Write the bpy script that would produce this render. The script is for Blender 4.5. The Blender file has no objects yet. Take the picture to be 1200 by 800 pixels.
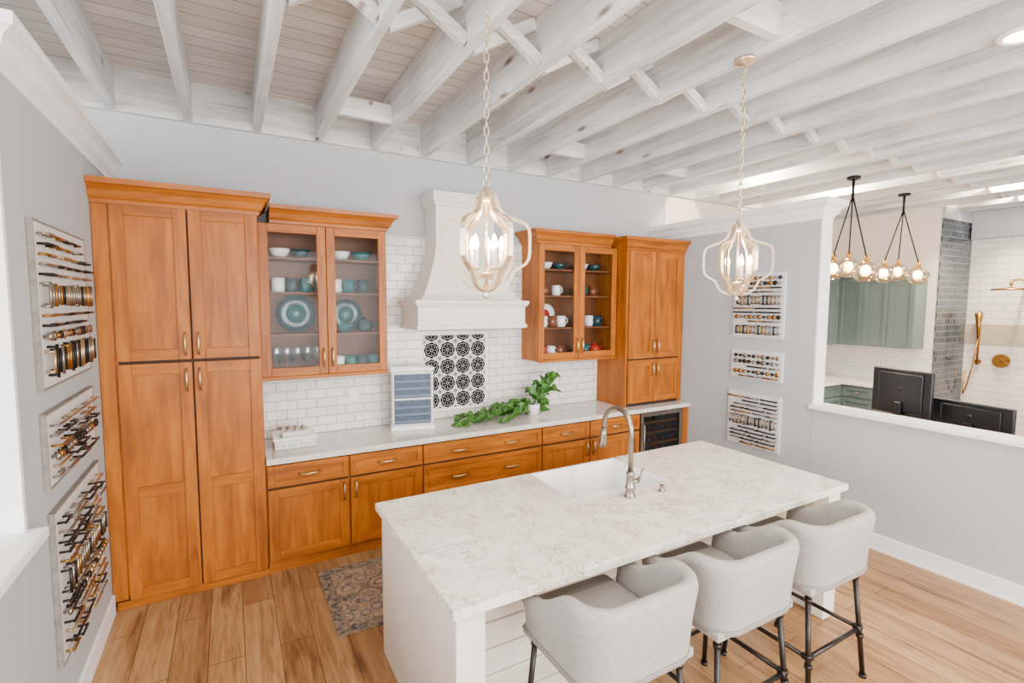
import bpy, bmesh, math, random
from mathutils import Vector, Matrix
random.seed(7)
W=5.5
# ------------------------------------------------------------ materials
def lin(c):
    r=[]
    for v in c:
        v=v/255.0
        r.append(v/12.92 if v<=.04045 else ((v+.055)/1.055)**2.4)
    return (r[0],r[1],r[2],1)
def newmat(name):
    m=bpy.data.materials.new(name); m.use_nodes=True
    nt=m.node_tree; b=nt.nodes['Principled BSDF']
    return m,nt,b
def N(nt,t,**k):
    n=nt.nodes.new(t)
    for a,v in k.items():
        if a.startswith('i_'):
            n.inputs[a[2:].replace('_',' ')].default_value=v
        else: setattr(n,a,v)
    return n
def coords(nt,scale=(1,1,1),rot=(0,0,0)):
    tc=N(nt,'ShaderNodeTexCoord'); mp=N(nt,'ShaderNodeMapping')
    mp.inputs['Scale'].default_value=scale; mp.inputs['Rotation'].default_value=rot
    nt.links.new(tc.outputs['Object'],mp.inputs['Vector']); return mp.outputs['Vector']
def ramp(nt,fac,stops):
    r=N(nt,'ShaderNodeValToRGB'); e=r.color_ramp.elements
    while len(e)<len(stops): e.new(.5)
    for i,(p,c) in enumerate(stops): e[i].position=p; e[i].color=lin(c) if max(c)>1.01 or len(c)==3 else c
    nt.links.new(fac,r.inputs['Fac']); return r.outputs['Color']
def mix(nt,fac,a,b,mode='MIX'):
    m=N(nt,'ShaderNodeMix',data_type='RGBA',blend_type=mode)
    for s,v in ((0,fac),(6,a),(7,b)):
        if hasattr(v,'is_output') : nt.links.new(v,m.inputs[s])
        elif s==0: m.inputs[0].default_value=v
        else: m.inputs[s].default_value=v
    return m.outputs[2]
def noise(nt,vec,scale=5,detail=4,rough=.5,dist=0):
    n=N(nt,'ShaderNodeTexNoise'); n.inputs['Scale'].default_value=scale; n.inputs['Detail'].default_value=detail
    n.inputs['Roughness'].default_value=rough; n.inputs['Distortion'].default_value=dist
    nt.links.new(vec,n.inputs['Vector']); return n.outputs['Fac']
def bump(nt,b,h,strength=.2,dist=.01):
    n=N(nt,'ShaderNodeBump'); n.inputs['Strength'].default_value=strength; n.inputs['Distance'].default_value=dist
    nt.links.new(h,n.inputs['Height']); nt.links.new(n.outputs['Normal'],b.inputs['Normal'])
def plain(name,c,rough=.5,metal=0,c2=None,nscale=6,sv=(1,1,1),bmp=0,emit=None,es=0,coat=0):
    m,nt,b=newmat(name)
    b.inputs['Base Color'].default_value=lin(c); b.inputs['Roughness'].default_value=rough; b.inputs['Metallic'].default_value=metal
    v=coords(nt,sv); n=noise(nt,v,nscale)
    c2=c2 or tuple(min(255,x*1.04) for x in c)
    nt.links.new(ramp(nt,n,[(.3,c),(.7,c2)]),b.inputs['Base Color'])
    if bmp: bump(nt,b,n,bmp,.004)
    if emit: b.inputs['Emission Color'].default_value=lin(emit); b.inputs['Emission Strength'].default_value=es
    if coat: b.inputs['Coat Weight'].default_value=coat; b.inputs['Coat Roughness'].default_value=.1
    return m
def wood(name,dark,mid,light,sv,rough=.42,knots=False,coat=.06,ks=.8):
    m,nt,b=newmat(name); v=coords(nt,sv)
    a=noise(nt,v,2.2,8,.62,.6); v2=coords(nt,(1.3,1.3,1.3)); c=noise(nt,v2,1.6,3,.5)
    col=ramp(nt,a,[(.25,dark),(.5,mid),(.75,light)])
    col2=ramp(nt,c,[(.3,(205,205,205)),(.7,(255,255,255))])
    col=mix(nt,.6,col,col2,'MULTIPLY')
    if knots:
        vo=N(nt,'ShaderNodeTexVoronoi'); vo.inputs['Scale'].default_value=1.0
        nt.links.new(coords(nt,(5,1.6,5)),vo.inputs['Vector'])
        k=ramp(nt,vo.outputs['Distance'],[(.04,(130,84,54)),(.14,(255,255,255))])
        col=mix(nt,ks,col,k,'MULTIPLY')
    nt.links.new(col,b.inputs['Base Color']); b.inputs['Roughness'].default_value=rough
    b.inputs['Specular IOR Level'].default_value=.3
    b.inputs['Coat Weight'].default_value=coat; b.inputs['Coat Roughness'].default_value=.3
    bump(nt,b,a,.08,.003); return m
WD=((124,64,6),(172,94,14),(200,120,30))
wv=wood('stained_maple_vertical',*WD,(7,7,.8))
wh=wood('stained_maple_horizontal',*WD,(.8,7,7))
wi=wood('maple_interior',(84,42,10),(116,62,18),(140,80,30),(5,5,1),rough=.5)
wdark=plain('cabinet_reveal',(44,20,5),.7)
joistm=wood('whitewashed_joist',(180,180,178),(226,228,230),(250,250,251),(9,.5,9),.6,True,0,.85)
joistx=wood('whitewashed_blocking',(182,176,168),(222,222,220),(244,244,244),(.8,6,9),.6,True,0,.85)
def planks(name,w,l,axis,c1,c2,mort,cg1,cg2,rough=.45,gl=.35,gs=(1,1,1),mo=.0022,n2s=None):
    m,nt,b=newmat(name)
    rot=(0,0,math.pi/2) if axis=='Y' else (0,0,0)
    v=coords(nt,(1,1,1),rot)
    br=N(nt,'ShaderNodeTexBrick',offset=.37,offset_frequency=2)
    for k,x in (('Scale',1),('Mortar Size',mo),('Mortar Smooth',.1),('Bias',0),('Brick Width',l),('Row Height',w)): br.inputs[k].default_value=x
    br.inputs['Color1'].default_value=lin(c1); br.inputs['Color2'].default_value=lin(c2); br.inputs['Mortar'].default_value=lin(mort)
    nt.links.new(v,br.inputs['Vector'])
    n=noise(nt,coords(nt,gs),3,8,.65,1.2)
    g=ramp(nt,n,[(.3,cg1),(.52,cg2),(.75,(255,255,255))])
    col=mix(nt,gl,br.outputs['Color'],g,'MULTIPLY')
    if n2s:
        n2=noise(nt,coords(nt,n2s),2.2,5,.6,.8); col=mix(nt,.75,col,ramp(nt,n2,[(.34,(142,112,84)),(.46,(232,220,206)),(.7,(255,255,255))]),'MULTIPLY')
    nt.links.new(col,b.inputs['Base Color'])
    b.inputs['Roughness'].default_value=rough
    return m
floorm=planks('oak_floor',.19,1.5,'Y',(204,170,126),(172,134,92),(88,64,42),(142,112,82),(226,210,190),.38,.75,(7,.6,1),n2s=(3.2,.35,1))
ceilm=planks('whitewashed_ceiling_planks',.14,3.2,'X',(236,233,228),(220,215,208),(110,102,94),(194,180,166),(238,234,230),.7,.5,(.7,6,1),.003)
def brickwall(name,plane,w,h,c1,c2,mort,ms=.004,rough=.12):
    m,nt,b=newmat(name)
    tc=N(nt,'ShaderNodeTexCoord'); s=N(nt,'ShaderNodeSeparateXYZ'); c=N(nt,'ShaderNodeCombineXYZ')
    nt.links.new(tc.outputs['Object'],s.inputs[0])
    nt.links.new(s.outputs['X' if plane=='XZ' else 'Y'],c.inputs['X']); nt.links.new(s.outputs['Z'],c.inputs['Y'])
    br=N(nt,'ShaderNodeTexBrick',offset=.5)
    for k,x in (('Scale',1),('Mortar Size',ms),('Mortar Smooth',.3),('Bias',0),('Brick Width',w),('Row Height',h)): br.inputs[k].default_value=x
    br.inputs['Color1'].default_value=lin(c1); br.inputs['Color2'].default_value=lin(c2); br.inputs['Mortar'].default_value=lin(mort)
    nt.links.new(c.outputs[0],br.inputs['Vector']); nt.links.new(br.outputs['Color'],b.inputs['Base Color'])
    b.inputs['Roughness'].default_value=rough
    inv=N(nt,'ShaderNodeMath',operation='SUBTRACT'); inv.inputs[0].default_value=1; nt.links.new(br.outputs['Fac'],inv.inputs[1])
    bump(nt,b,inv.outputs[0],.4,.003)
    return m
subway=brickwall('white_subway_tile','XZ',.165,.082,(238,235,230),(228,226,222),(160,160,160))
subwayy=brickwall('white_shower_tile','YZ',.3,.1,(240,236,230),(232,228,222),(186,182,176))
teal_mosaic=brickwall('dark_mosaic_tile','XZ',.09,.09,(26,36,46),(48,64,76),(96,102,108),.007)
smallmos=brickwall('small_white_mosaic','YZ',.05,.05,(232,232,230),(216,218,218),(190,190,190),.005)
wallm=plain('wall_paint_grey_blue',(181,185,189),.8,bmp=.02,nscale=60,c2=(183,187,191))
wallwarm=plain('wall_paint_warm_white',(230,220,206),.8)
soffm=plain('wall_paint_soffit_grey',(170,176,182),.8)
trimm=plain('white_trim_paint',(244,244,244),.45)
hoodm=plain('cream_painted_wood',(226,220,210),.45)
islm=plain('island_cream_paint',(224,216,203),.5)
def quartz(name,base,vein,vein2,sc=1,sp1=.7):
    m,nt,b=newmat(name)
    v=coords(nt)
    n1=noise(nt,v,9*sc,9,.75,2.2); a=ramp(nt,n1,[(.46,(0,0,0)),(.5,(225,225,225)),(.54,(0,0,0))])
    n2=noise(nt,v,7*sc,5,.65,.8); mk=ramp(nt,n2,[(.45,(0,0,0)),(.6,(255,255,255))])
    f=mix(nt,1,a,mk,'MULTIPLY')
    n3=noise(nt,v,4.5*sc,8,.75,.8); bc=ramp(nt,n3,[(.38,base),(.65,vein2)])
    col=mix(nt,f,bc,lin(vein))
    n4=noise(nt,v,40,5,.7); sp=ramp(nt,n4,[(.55,(255,255,255)),(.68,(196,176,154))])
    col=mix(nt,sp1,col,sp,'MULTIPLY')
    nt.links.new(col,b.inputs['Base Color']); b.inputs['Roughness'].default_value=.16
    return m
quartzI=quartz('veined_quartz_island',(248,242,232),(130,106,84),(234,223,207),1,.65)
quartzC=quartz('veined_quartz_counter',(232,228,221),(172,158,144),(220,212,202),1.4,.6)
nickel=plain('brushed_nickel',(150,142,132),.28,1)
brass=plain('aged_brass',(166,120,58),.3,1)
pullm=plain('champagne_bronze_pull',(196,172,132),.28,1)
blackm=plain('oil_rubbed_black',(24,22,22),.42,.5)
pipe=plain('dark_gunmetal_pipe',(56,52,50),.35,.85)
framem=plain('weathered_grey_frame',(116,110,102),.6,c2=(146,138,128),nscale=30)
chandm=plain('silver_leaf_champagne',(208,184,148),.32,.8,(228,208,178),30)
whitep=plain('white_glazed',(240,240,238),.12,coat=.5)
tealg=plain('teal_glaze',(10,76,80),.15,c2=(32,108,110),nscale=14)
teald=plain('dark_teal_glaze',(8,30,38),.15,c2=(24,64,70),nscale=24)
redg=plain('red_glaze',(170,36,24),.2)
browng=plain('brown_glaze',(110,56,28),.25)
greycab=plain('sage_teal_cabinet_paint',(84,102,101),.45)
fabric=plain('grey_linen_upholstery',(145,141,136),.95,c2=(171,167,161),nscale=150,bmp=.4)
fabseat=plain('grey_linen_seat',(126,122,117),.95,c2=(148,143,137),nscale=150,bmp=.4)
plasticblk=plain('black_plastic',(14,16,22),.35)
fridgein=plain('fridge_interior',(70,62,54),.5,c2=(84,74,64))
bluesamp=plain('slate_slat',(58,74,96),.5,c2=(78,94,114),nscale=20)
slatl=plain('light_slate_slat',(100,114,134),.5)
candle=plain('candle_sleeve',(240,236,226),.5)
bulbm=plain('warm_bulb',(255,226,180),.3,emit=(255,214,160),es=45)
lampm=plain('recessed_lamp_lens',(255,244,226),.3,emit=(255,226,180),es=18)
leafm=plain('pothos_leaf',(20,66,14),.4,c2=(78,130,44),nscale=22)
stemm=plain('vine_stem',(60,94,34),.6)
boardm=plain('white_display_board',(212,212,211),.5)
grout=plain('beige_band_tile',(198,186,166),.3,c2=(176,164,146),nscale=30)
def glassmat(name,tint=(245,250,250),gl=.10):
    m=bpy.data.materials.new(name); m.use_nodes=True; nt=m.node_tree; nt.nodes.clear()
    o=N(nt,'ShaderNodeOutputMaterial'); t=N(nt,'ShaderNodeBsdfTransparent'); g=N(nt,'ShaderNodeBsdfGlossy'); mx=N(nt,'ShaderNodeMixShader')
    t.inputs[0].default_value=lin(tint); g.inputs['Roughness'].default_value=.03
    mx.inputs[0].default_value=gl; nt.links.new(t.outputs[0],mx.inputs[1]); nt.links.new(g.outputs[0],mx.inputs[2]); nt.links.new(mx.outputs[0],o.inputs[0]); return m
glass=glassmat('clear_glass',(250,252,252),.006); goblg=glassmat('goblet_glass',(225,232,235),.25)
dglass=glassmat('tinted_glass',(200,202,206),.05); scrn=plain('screen_glass',(8,9,12),.1); globe=glassmat('globe_glass',(240,228,208),.30)
def medallion():
    m,nt,b=newmat('patterned_cement_tile')
    tc=N(nt,'ShaderNodeTexCoord'); s=N(nt,'ShaderNodeSeparateXYZ'); nt.links.new(tc.outputs['Object'],s.inputs[0])
    def mt(op,a,b_=None,c=None):
        n=N(nt,'ShaderNodeMath',operation=op)
        for i,v in enumerate((a,b_,c)):
            if v is None: continue
            if hasattr(v,'is_output'): nt.links.new(v,n.inputs[i])
            else: n.inputs[i].default_value=v
        return n.outputs[0]
    T=.17
    fx=mt('SUBTRACT',mt('FRACT',mt('DIVIDE',mt('SUBTRACT',s.outputs['X'],2.40),T)),.5)
    fz=mt('SUBTRACT',mt('FRACT',mt('DIVIDE',mt('SUBTRACT',s.outputs['Z'],1.02),T)),.5)
    r=mt('SQRT',mt('ADD',mt('MULTIPLY',fx,fx),mt('MULTIPLY',fz,fz))); th=mt('ARCTAN2',fz,fx)
    pet=mt('COSINE',mt('MULTIPLY',th,8.0))
    outer=mt('LESS_THAN',r,mt('ADD',.455,mt('MULTIPLY',pet,.02)))
    ring=mt('LESS_THAN',mt('ABSOLUTE',mt('SUBTRACT',r,.345)),.010)
    petw=mt('MULTIPLY',mt('GREATER_THAN',mt('COSINE',mt('MULTIPLY',th,8.0)),.9),mt('LESS_THAN',mt('ABSOLUTE',mt('SUBTRACT',r,.22)),.04))
    dot=mt('LESS_THAN',mt('ABSOLUTE',mt('SUBTRACT',r,.08)),.012)
    dark=mt('MAXIMUM',mt('SUBTRACT',mt('SUBTRACT',mt('SUBTRACT',outer,ring),petw),dot),0)
    ax=mt('ABSOLUTE',fx); az=mt('ABSOLUTE',fz)
    corner=mt('LESS_THAN',mt('ADD',mt('SUBTRACT',.5,ax),mt('SUBTRACT',.5,az)),.13)
    gro=mt('GREATER_THAN',mt('MAXIMUM',ax,az),.488)
    col=mix(nt,dark,lin((206,206,204)),lin((6,7,12)))
    col=mix(nt,corner,col,lin((28,32,44))); col=mix(nt,gro,col,lin((170,172,174)))
    nt.links.new(col,b.inputs['Base Color']); b.inputs['Roughness'].default_value=.7; b.inputs['Specular IOR Level'].default_value=.2
    return m
medm=medallion()
def rugmat():
    m,nt,b=newmat('oriental_rug_weave')
    v=coords(nt); vo=N(nt,'ShaderNodeTexVoronoi',feature='F1'); vo.inputs['Scale'].default_value=9; nt.links.new(v,vo.inputs['Vector'])
    c=ramp(nt,vo.outputs['Distance'],[(.1,(150,60,36)),(.22,(216,198,166)),(.36,(44,72,96)),(.55,(196,176,140)),(.75,(30,48,70))])
    n=noise(nt,v,22,5,.7,1.5); c2=ramp(nt,n,[(.40,(44,64,84)),(.5,(210,192,160)),(.6,(160,84,54))])
    c=mix(nt,.5,c,c2); f=noise(nt,v,200,2); c=mix(nt,.35,c,ramp(nt,f,[(.3,(100,100,100)),(.7,(255,255,255))]),'MULTIPLY')
    nt.links.new(c,b.inputs['Base Color']); b.inputs['Roughness'].default_value=1; bump(nt,b,f,.4,.004); return m
rugm=rugmat()
rugb=plain('rug_border_blue',(40,58,78),1,c2=(166,146,116),nscale=34)
# ------------------------------------------------------------ builder
class B:
    def __init__(s): s.bm=bmesh.new(); s.mats=[]; s.M=None
    def mi(s,m):
        if m not in s.mats: s.mats.append(m)
        return s.mats.index(m)
    def _fin(s,verts,faces,m,smooth=False):
        i=s.mi(m)
        for f in faces: f.material_index=i; f.smooth=smooth
        if s.M is not None:
            for v in verts: v.co=s.M@v.co
    def box(s,x0,x1,y0,y1,z0,z1,m,bev=0,seg=1):
        if x0>x1:x0,x1=x1,x0
        if y0>y1:y0,y1=y1,y0
        if z0>z1:z0,z1=z1,z0
        t=bmesh.new(); r=bmesh.ops.create_cube(t,size=1)
        for v in t.verts: v.co=Vector(((x0+x1)/2+v.co.x*(x1-x0),(y0+y1)/2+v.co.y*(y1-y0),(z0+z1)/2+v.co.z*(z1-z0)))
        if bev: bmesh.ops.bevel(t,geom=t.edges[:],offset=bev,segments=seg,profile=.5,affect='EDGES')
        s.merge(t,m,smooth=seg>2)
    def merge(s,t,m,smooth=False,mat=None):
        mp={}
        vs=[]
        for v in t.verts:
            nv=s.bm.verts.new(mat@v.co if mat else v.co); mp[v]=nv; vs.append(nv)
        fs=[]
        for f in t.faces:
            try: fs.append(s.bm.faces.new([mp[v] for v in f.verts]))
            except ValueError: pass
        t.free(); s._fin(vs,fs,m,smooth)
    def rings(s,rs,m,smooth=True,closed=True,cap=True):
        R=[[s.bm.verts.new(p) for p in r] for r in rs]; fs=[]
        n=len(R[0])
        for a,b in zip(R,R[1:]):
            for i in range(n if closed else n-1):
                j=(i+1)%n
                try: fs.append(s.bm.faces.new((a[i],a[j],b[j],b[i])))
                except ValueError: pass
        cf=[]
        if cap and closed:
            cf=[s.bm.faces.new(R[0][::-1]),s.bm.faces.new(R[-1])]
        s._fin([v for r in R for v in r],fs,m,smooth)
        s._fin([],cf,m,False)
    def tube(s,pts,r,m,seg=8,cap=True,closed=False):
        pts=[Vector(p) for p in pts]; n=len(pts); rs=[]
        rad=r if isinstance(r,(list,tuple)) else [r]*n
        prev=None
        for i,p in enumerate(pts):
            if closed: d=pts[(i+1)%n]-pts[i-1]
            else: d=pts[min(i+1,n-1)]-pts[max(i-1,0)]
            d.normalize()
            if prev is None:
                a=Vector((0,0,1)) if abs(d.z)<.9 else Vector((1,0,0)); u=d.cross(a).normalized()
            else: u=(prev-d*prev.dot(d)).normalized()
            prev=u; w=d.cross(u)
            rs.append([p+(u*math.cos(2*math.pi*k/seg)+w*math.sin(2*math.pi*k/seg))*rad[i] for k in range(seg)])
        if closed: rs.append(rs[0]); cap=False
        s.rings(rs,m,True,True,cap)
    def cyl(s,p0,p1,r,m,seg=16,r2=None): s.tube([p0,p1],[r,r if r2 is None else r2],m,seg)
    def lathe(s,prof,c,m,seg=24,axis='Z',cap=True):
        rs=[]
        for r,z in prof:
            ring=[]
            for k in range(seg):
                a=2*math.pi*k/seg; x,y=max(r,1e-4)*math.cos(a),max(r,1e-4)*math.sin(a)
                if axis=='Z': ring.append(Vector((c[0]+x,c[1]+y,c[2]+z)))
                elif axis=='Y': ring.append(Vector((c[0]+x,c[1]+z,c[2]+y)))
                else: ring.append(Vector((c[0]+z,c[1]+x,c[2]+y)))
            rs.append(ring)
        s.rings(rs,m,True,True,cap)
    def sphere(s,c,r,m,seg=12):
        s.lathe([(r*math.sin(math.pi*i/8),-r*math.cos(math.pi*i/8)) for i in range(9)],c,m,seg)
    def beam(s,p0,p1,w,h,m,bev=0):
        p0,p1=Vector(p0),Vector(p1); d=p1-p0; L=d.length; d.normalize()
        a=Vector((0,0,1)) if abs(d.z)<.95 else Vector((0,1,0)); u=a.cross(d).normalized(); v=d.cross(u)
        mt=Matrix((( d.x,u.x,v.x,p0.x),(d.y,u.y,v.y,p0.y),(d.z,u.z,v.z,p0.z),(0,0,0,1)))
        t=bmesh.new(); bmesh.ops.create_cube(t,size=1)
        for q in t.verts: q.co=Vector(((q.co.x+.5)*L,q.co.y*w,q.co.z*h))
        if bev: bmesh.ops.bevel(t,geom=t.edges[:],offset=bev,segments=1,affect='EDGES')
        s.merge(t,m,False,mt)
    def prism(s,poly,z0,z1,m,bev=0):
        t=bmesh.new(); vs=[t.verts.new((x,y,z0)) for x,y in poly]; f=t.faces.new(vs)
        r=bmesh.ops.extrude_face_region(t,geom=[f]); up=[e for e in r['geom'] if isinstance(e,bmesh.types.BMVert)]
        for v in up: v.co.z=z1
        if bev: bmesh.ops.bevel(t,geom=t.edges[:],offset=bev,segments=2,affect='EDGES')
        s.merge(t,m)
    def wrap(s,x0,x1,yb,yf,prof,m,cl=-99,cr=99):
        rs=[]
        for o,z in prof:
            a=max(x0-o,cl); b=min(x1+o,cr)
            rs.append([Vector((a,yb,z)),Vector((a,yf-o,z)),Vector((b,yf-o,z)),Vector((b,yb,z))])
        s.rings(rs,m,False,True,True)
    def finish(s,name,parent=None,loc=None,autosm=True):
        bmesh.ops.recalc_face_normals(s.bm,faces=s.bm.faces[:])
        me=bpy.data.meshes.new(name); s.bm.to_mesh(me); s.bm.free()
        for m in s.mats: me.materials.append(m)
        o=bpy.data.objects.new(name,me); bpy.context.collection.objects.link(o)
        if parent: o.parent=parent
        if loc: o.location=loc
        return o
def instance(o,name,loc,rotz=0):
    c=bpy.data.objects.new(name,o.data); bpy.context.collection.objects.link(c); c.location=loc; c.rotation_euler=(0,0,rotz); return c
def simple(name,*a,**k):
    b=B(); b.box(*a,**k); return b.finish(name)
# ------------------------------------------------------------ shell
XR=10.5; YF=-8.2; CZ=3.77; JB=3.469; PH=3.04
simple('floor',-3.2,XR+.2,YF,.15,-.1,0,floorm)
simple('ceiling',-3.2,XR+.2,YF,.15,CZ,CZ+.08,ceilm)
simple('wall_back',-3.2,9.65,0,.15,0,CZ,wallm)
b=B(); b.box(-.14,0,-2.07,-.002,0,3.12,wallm); b.finish('wall_left')
b=B(); b.box(-.14,0,YF,-2.072,0,1.13,wallm); b.box(-.2,.075,YF,-2.06,1.13,1.175,trimm,.006); b.finish('wall_left_half')
b=B(); b.box(W,W+.15,-2.07,-.002,0,PH-.002,wallm); b.finish('wall_right')
b=B(); b.box(W,W+.15,YF,-2.072,0,1.11,wallm); b.box(W-.035,W+.19,YF,-2.05,1.11,1.15,trimm,.006); b.finish('wall_right_half')
b=B(); b.box(-.16,.012,-2.10,-2.0705,1.176,PH-.13,trimm); b.finish('trim_1')
b=B(); b.box(W-.002,W+.16,-2.085,-2.0705,1.151,PH-.1,trimm); b.finish('trim_2')
rs=[(0,-.15),(.015,-.15),(.02,-.12),(.045,-.09),(.06,-.05),(.085,-.03),(.1,-.025),(.1,0.02),(0,.02)]
def crown(b,face,sign,back,z):
    pts=[[Vector((face+sign*o,-.003,z+zz)),Vector((face+sign*o,-2.07-o,z+zz)),Vector((back-sign*o,-2.07-o,z+zz)),Vector((back-sign*o,-.003,z+zz))] for o,zz in rs]
    b.rings(pts,trimm,False,False)
b=B(); crown(b,0,1,-.14,3.12); b.box(-.23,.09,-2.16,-.003,3.12,3.141,trimm); b.finish('crown_trim_left')
b=B(); crown(b,W,-1,W+.15,PH-.02); b.box(W-.09,W+.24,-2.16,-.003,PH-.001,PH+.012,trimm); b.finish('crown_trim_right')
b=B(); b.box(W-.018,W,YF,-.66,0,.14,trimm,.004); b.box(W-.022,W,YF,-.66,0,.02,trimm); b.finish('baseboard_right')
b=B(); b.box(0,.018,YF,-.64,0,.14,trimm,.004); b.finish('baseboard_left')
# joists
b=B()
J=[.048+.473*k for k in range(-6,23)]
for x in J:
    b.box(x-.03,x+.03,YF,-.051,JB,CZ,joistm,.004)
b.box(-3.1,9.6,-.05,-.002,JB,CZ-.002,joistx)
for i,(x0,x1) in enumerate(zip(J,J[1:])):
    a,c=x0+.031,x1-.031
    if i>=8:
        b.beam((a,-2.08,JB+.03),(c,-2.08,CZ-.03),.04,.065,joistx); b.beam((a,-2.14,CZ-.03),(c,-2.14,JB+.03),.04,.065,joistx)
        b.beam((a,-4.2,JB+.03),(c,-4.2,CZ-.03),.04,.065,joistx); b.beam((a,-4.26,CZ-.03),(c,-4.26,JB+.03),.04,.065,joistx)
    if i in (9,13,16,19): b.box(a,c,-.74,-.69,JB+.02,JB+.16,joistx,.003)
    if i==12: b.box(a,c,-3.02,-2.96,JB+.03,JB+.2,joistx,.003)
b.finish('ceiling_joists')
# far room
b=B(); b.box(9.5,9.65,-1.5,-.002,0,CZ-.002,wallwarm); b.box(9.651,10.499,-1.5,-1.35,0,CZ-.002,wallwarm); b.finish('wall_far_kitchenette')
b=B(); b.box(9.49,10.499,-1.514,-1.501,.001,3.3,teal_mosaic); b.box(9.49,10.499,-1.53,-1.501,3.301,3.46,soffm); b.finish('mosaic_tile_cladding')
b=B(); b.box(10.5,10.65,YF,-1.35,0,CZ-.002,wallwarm); b.box(10.488,10.499,-4.2,-1.515,0,3.06,subwayy); b.box(10.48,10.4875,-4.2,-1.515,1.51,1.80,grout); b.box(10.4,10.499,-4.2,-1.532,3.061,3.46,soffm)
b.finish('wall_far_shower')
b=B(); b.box(5.66,9.49,-.012,-.001,0,3.46,wallwarm); b.finish('wall_far_back_panel')
# backsplash
b=B(); b.box(.95,W-.001,-.012,-.001,.92,1.499,subway); b.box(1.96,3.53,-.012,-.001,1.5,2.72,subway); b.finish('backsplash_tile')
b=B(); b.box(2.40,3.08,-.02,-.013,1.02,1.765,medm); 
for x0,x1,z0,z1 in ((2.385,3.095,1.765,1.78),(2.385,3.095,1.005,1.02),(2.385,2.40,1.02,1.765),(3.08,3.095,1.02,1.765)): b.box(x0,x1,-.022,-.013,z0,z1,trimm)
b.finish('patterned_tile_panel')
b=B()
for x in (1.72,3.72):
    b.box(x-.04,x+.04,-.019,-.013,1.17,1.30,trimm,.003)
    for z in (1.205,1.265): b.box(x-.018,x+.018,-.021,-.019,z-.017,z+.017,whitep,.002)
b.finish('electrical_outlets')
# ------------------------------------------------------------ cabinet parts
def pull(b,cx,cz,y,vert,L=.14,m=pullm):
    pts=[]
    for t,o in ((-.5,0),(-.47,.022),(-.3,.032),(0,.036),(.3,.032),(.47,.022),(.5,0)):
        pts.append((cx,y-o,cz+t*L) if vert else (cx+t*L,y-o,cz))
    b.tube(pts,[.009,.007,.0075,.01,.0075,.007,.009],m,8)
def door(b,x0,x1,z0,z1,y,fw=.07,gl=False,horiz=False,m1=None,m2=None,mid=None):
    m1=m1 or wv; m2=m2 or wh; g=.003; x0+=g;x1-=g;z0+=g;z1-=g; T=.022
    b.box(x0,x0+fw,y,y+T,z0,z1,m1,.0025); b.box(x1-fw,x1,y,y+T,z0,z1,m1,.0025)
    b.box(x0+fw,x1-fw,y,y+T,z1-fw,z1,m2,.0025); b.box(x0+fw,x1-fw,y,y+T,z0,z0+fw,m2,.0025)
    if mid: b.box(x0+fw,x1-fw,y,y+T-.001,mid-fw/2,mid+fw/2,m2,.0025)
    if gl: b.box(x0+fw,x1-fw,y+.009,y+.013,z0+fw,z1-fw,glass)
    else: b.box(x0+fw,x1-fw,y+.013,y+T,z0+fw,z1-fw,m2 if horiz else m1)
CR=[(0,0),(.012,0),(.014,.025),(.03,.04),(.045,.08),(.07,.11),(.085,.115),(.09,.15),(.0,.15)]
def crownprof(z,h=.15): return [(o,z+zz*h/.15) for o,zz in CR]
# pantry
b=B(); F=-.606
b.box(.003,.944,F,-.003,.09,2.73,wv); b.box(.02,.944,F+.02,-.003,0.001,.09,wdark); b.box(.02,.948,F-.004,F+.02,.001,.055,wh,.003)
b.box(.003,.085,F-.012,F,.071,2.73,wv,.002)
for z0,z1,md in ((.06,1.676,.80),(1.69,2.725,None)):
    door(b,.092,.512,z0,z1,-.63,.075,mid=md); door(b,.516,.94,z0,z1,-.63,.075,mid=md)
b.box(.1,.93,-.6075,F,.08,2.7,wdark)
for z in (1.80,1.55):
    pull(b,.475,z,-.63,True,.15); pull(b,.553,z,-.63,True,.15)
b.wrap(.003,.944,-.003,F-.02,crownprof(2.71,.15),wh,cl=.002)
b.finish('pantry_cabinet')
def glasscab(x0,x1,name,cl,cr,z0=1.491,z1=2.706,yf=-.33):
    b=B(); t=.02
    b.box(x0,x0+t,yf,-.014,z0,z1,wv,.001); b.box(x1-t,x1,yf,-.014,z0,z1,wv,.001)
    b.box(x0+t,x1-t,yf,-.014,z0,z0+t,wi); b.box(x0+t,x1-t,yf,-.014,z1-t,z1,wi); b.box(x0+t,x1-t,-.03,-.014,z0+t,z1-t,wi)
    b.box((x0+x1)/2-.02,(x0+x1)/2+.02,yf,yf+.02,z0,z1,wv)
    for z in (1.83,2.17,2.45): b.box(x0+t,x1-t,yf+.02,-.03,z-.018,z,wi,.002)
    xm=(x0+x1)/2
    door(b,x0+.004,xm,z0,z1,yf-.022,.068,True); door(b,xm,x1-.004,z0,z1,yf-.022,.068,True)
    pull(b,xm-.035,z0+.14,yf-.022,True,.15); pull(b,xm+.035,z0+.14,yf-.022,True,.15)
    b.box(x0,x1,yf-.02,yf,z0-.03,z0,wh,.003); b.box(x0,x1-.0,yf,-.014,z0-.015,z0,wh)
    b.wrap(x0,x1,-.014,yf-.01,crownprof(z1,.135),wh,cl=cl,cr=cr)
    return b.finish(name)
glasscab(.95,1.958,'glass_front_upper_cabinet',1.04,99)
glasscab(3.53,4.585,'glass_front_upper_cabinet',-99,4.49)
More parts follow.
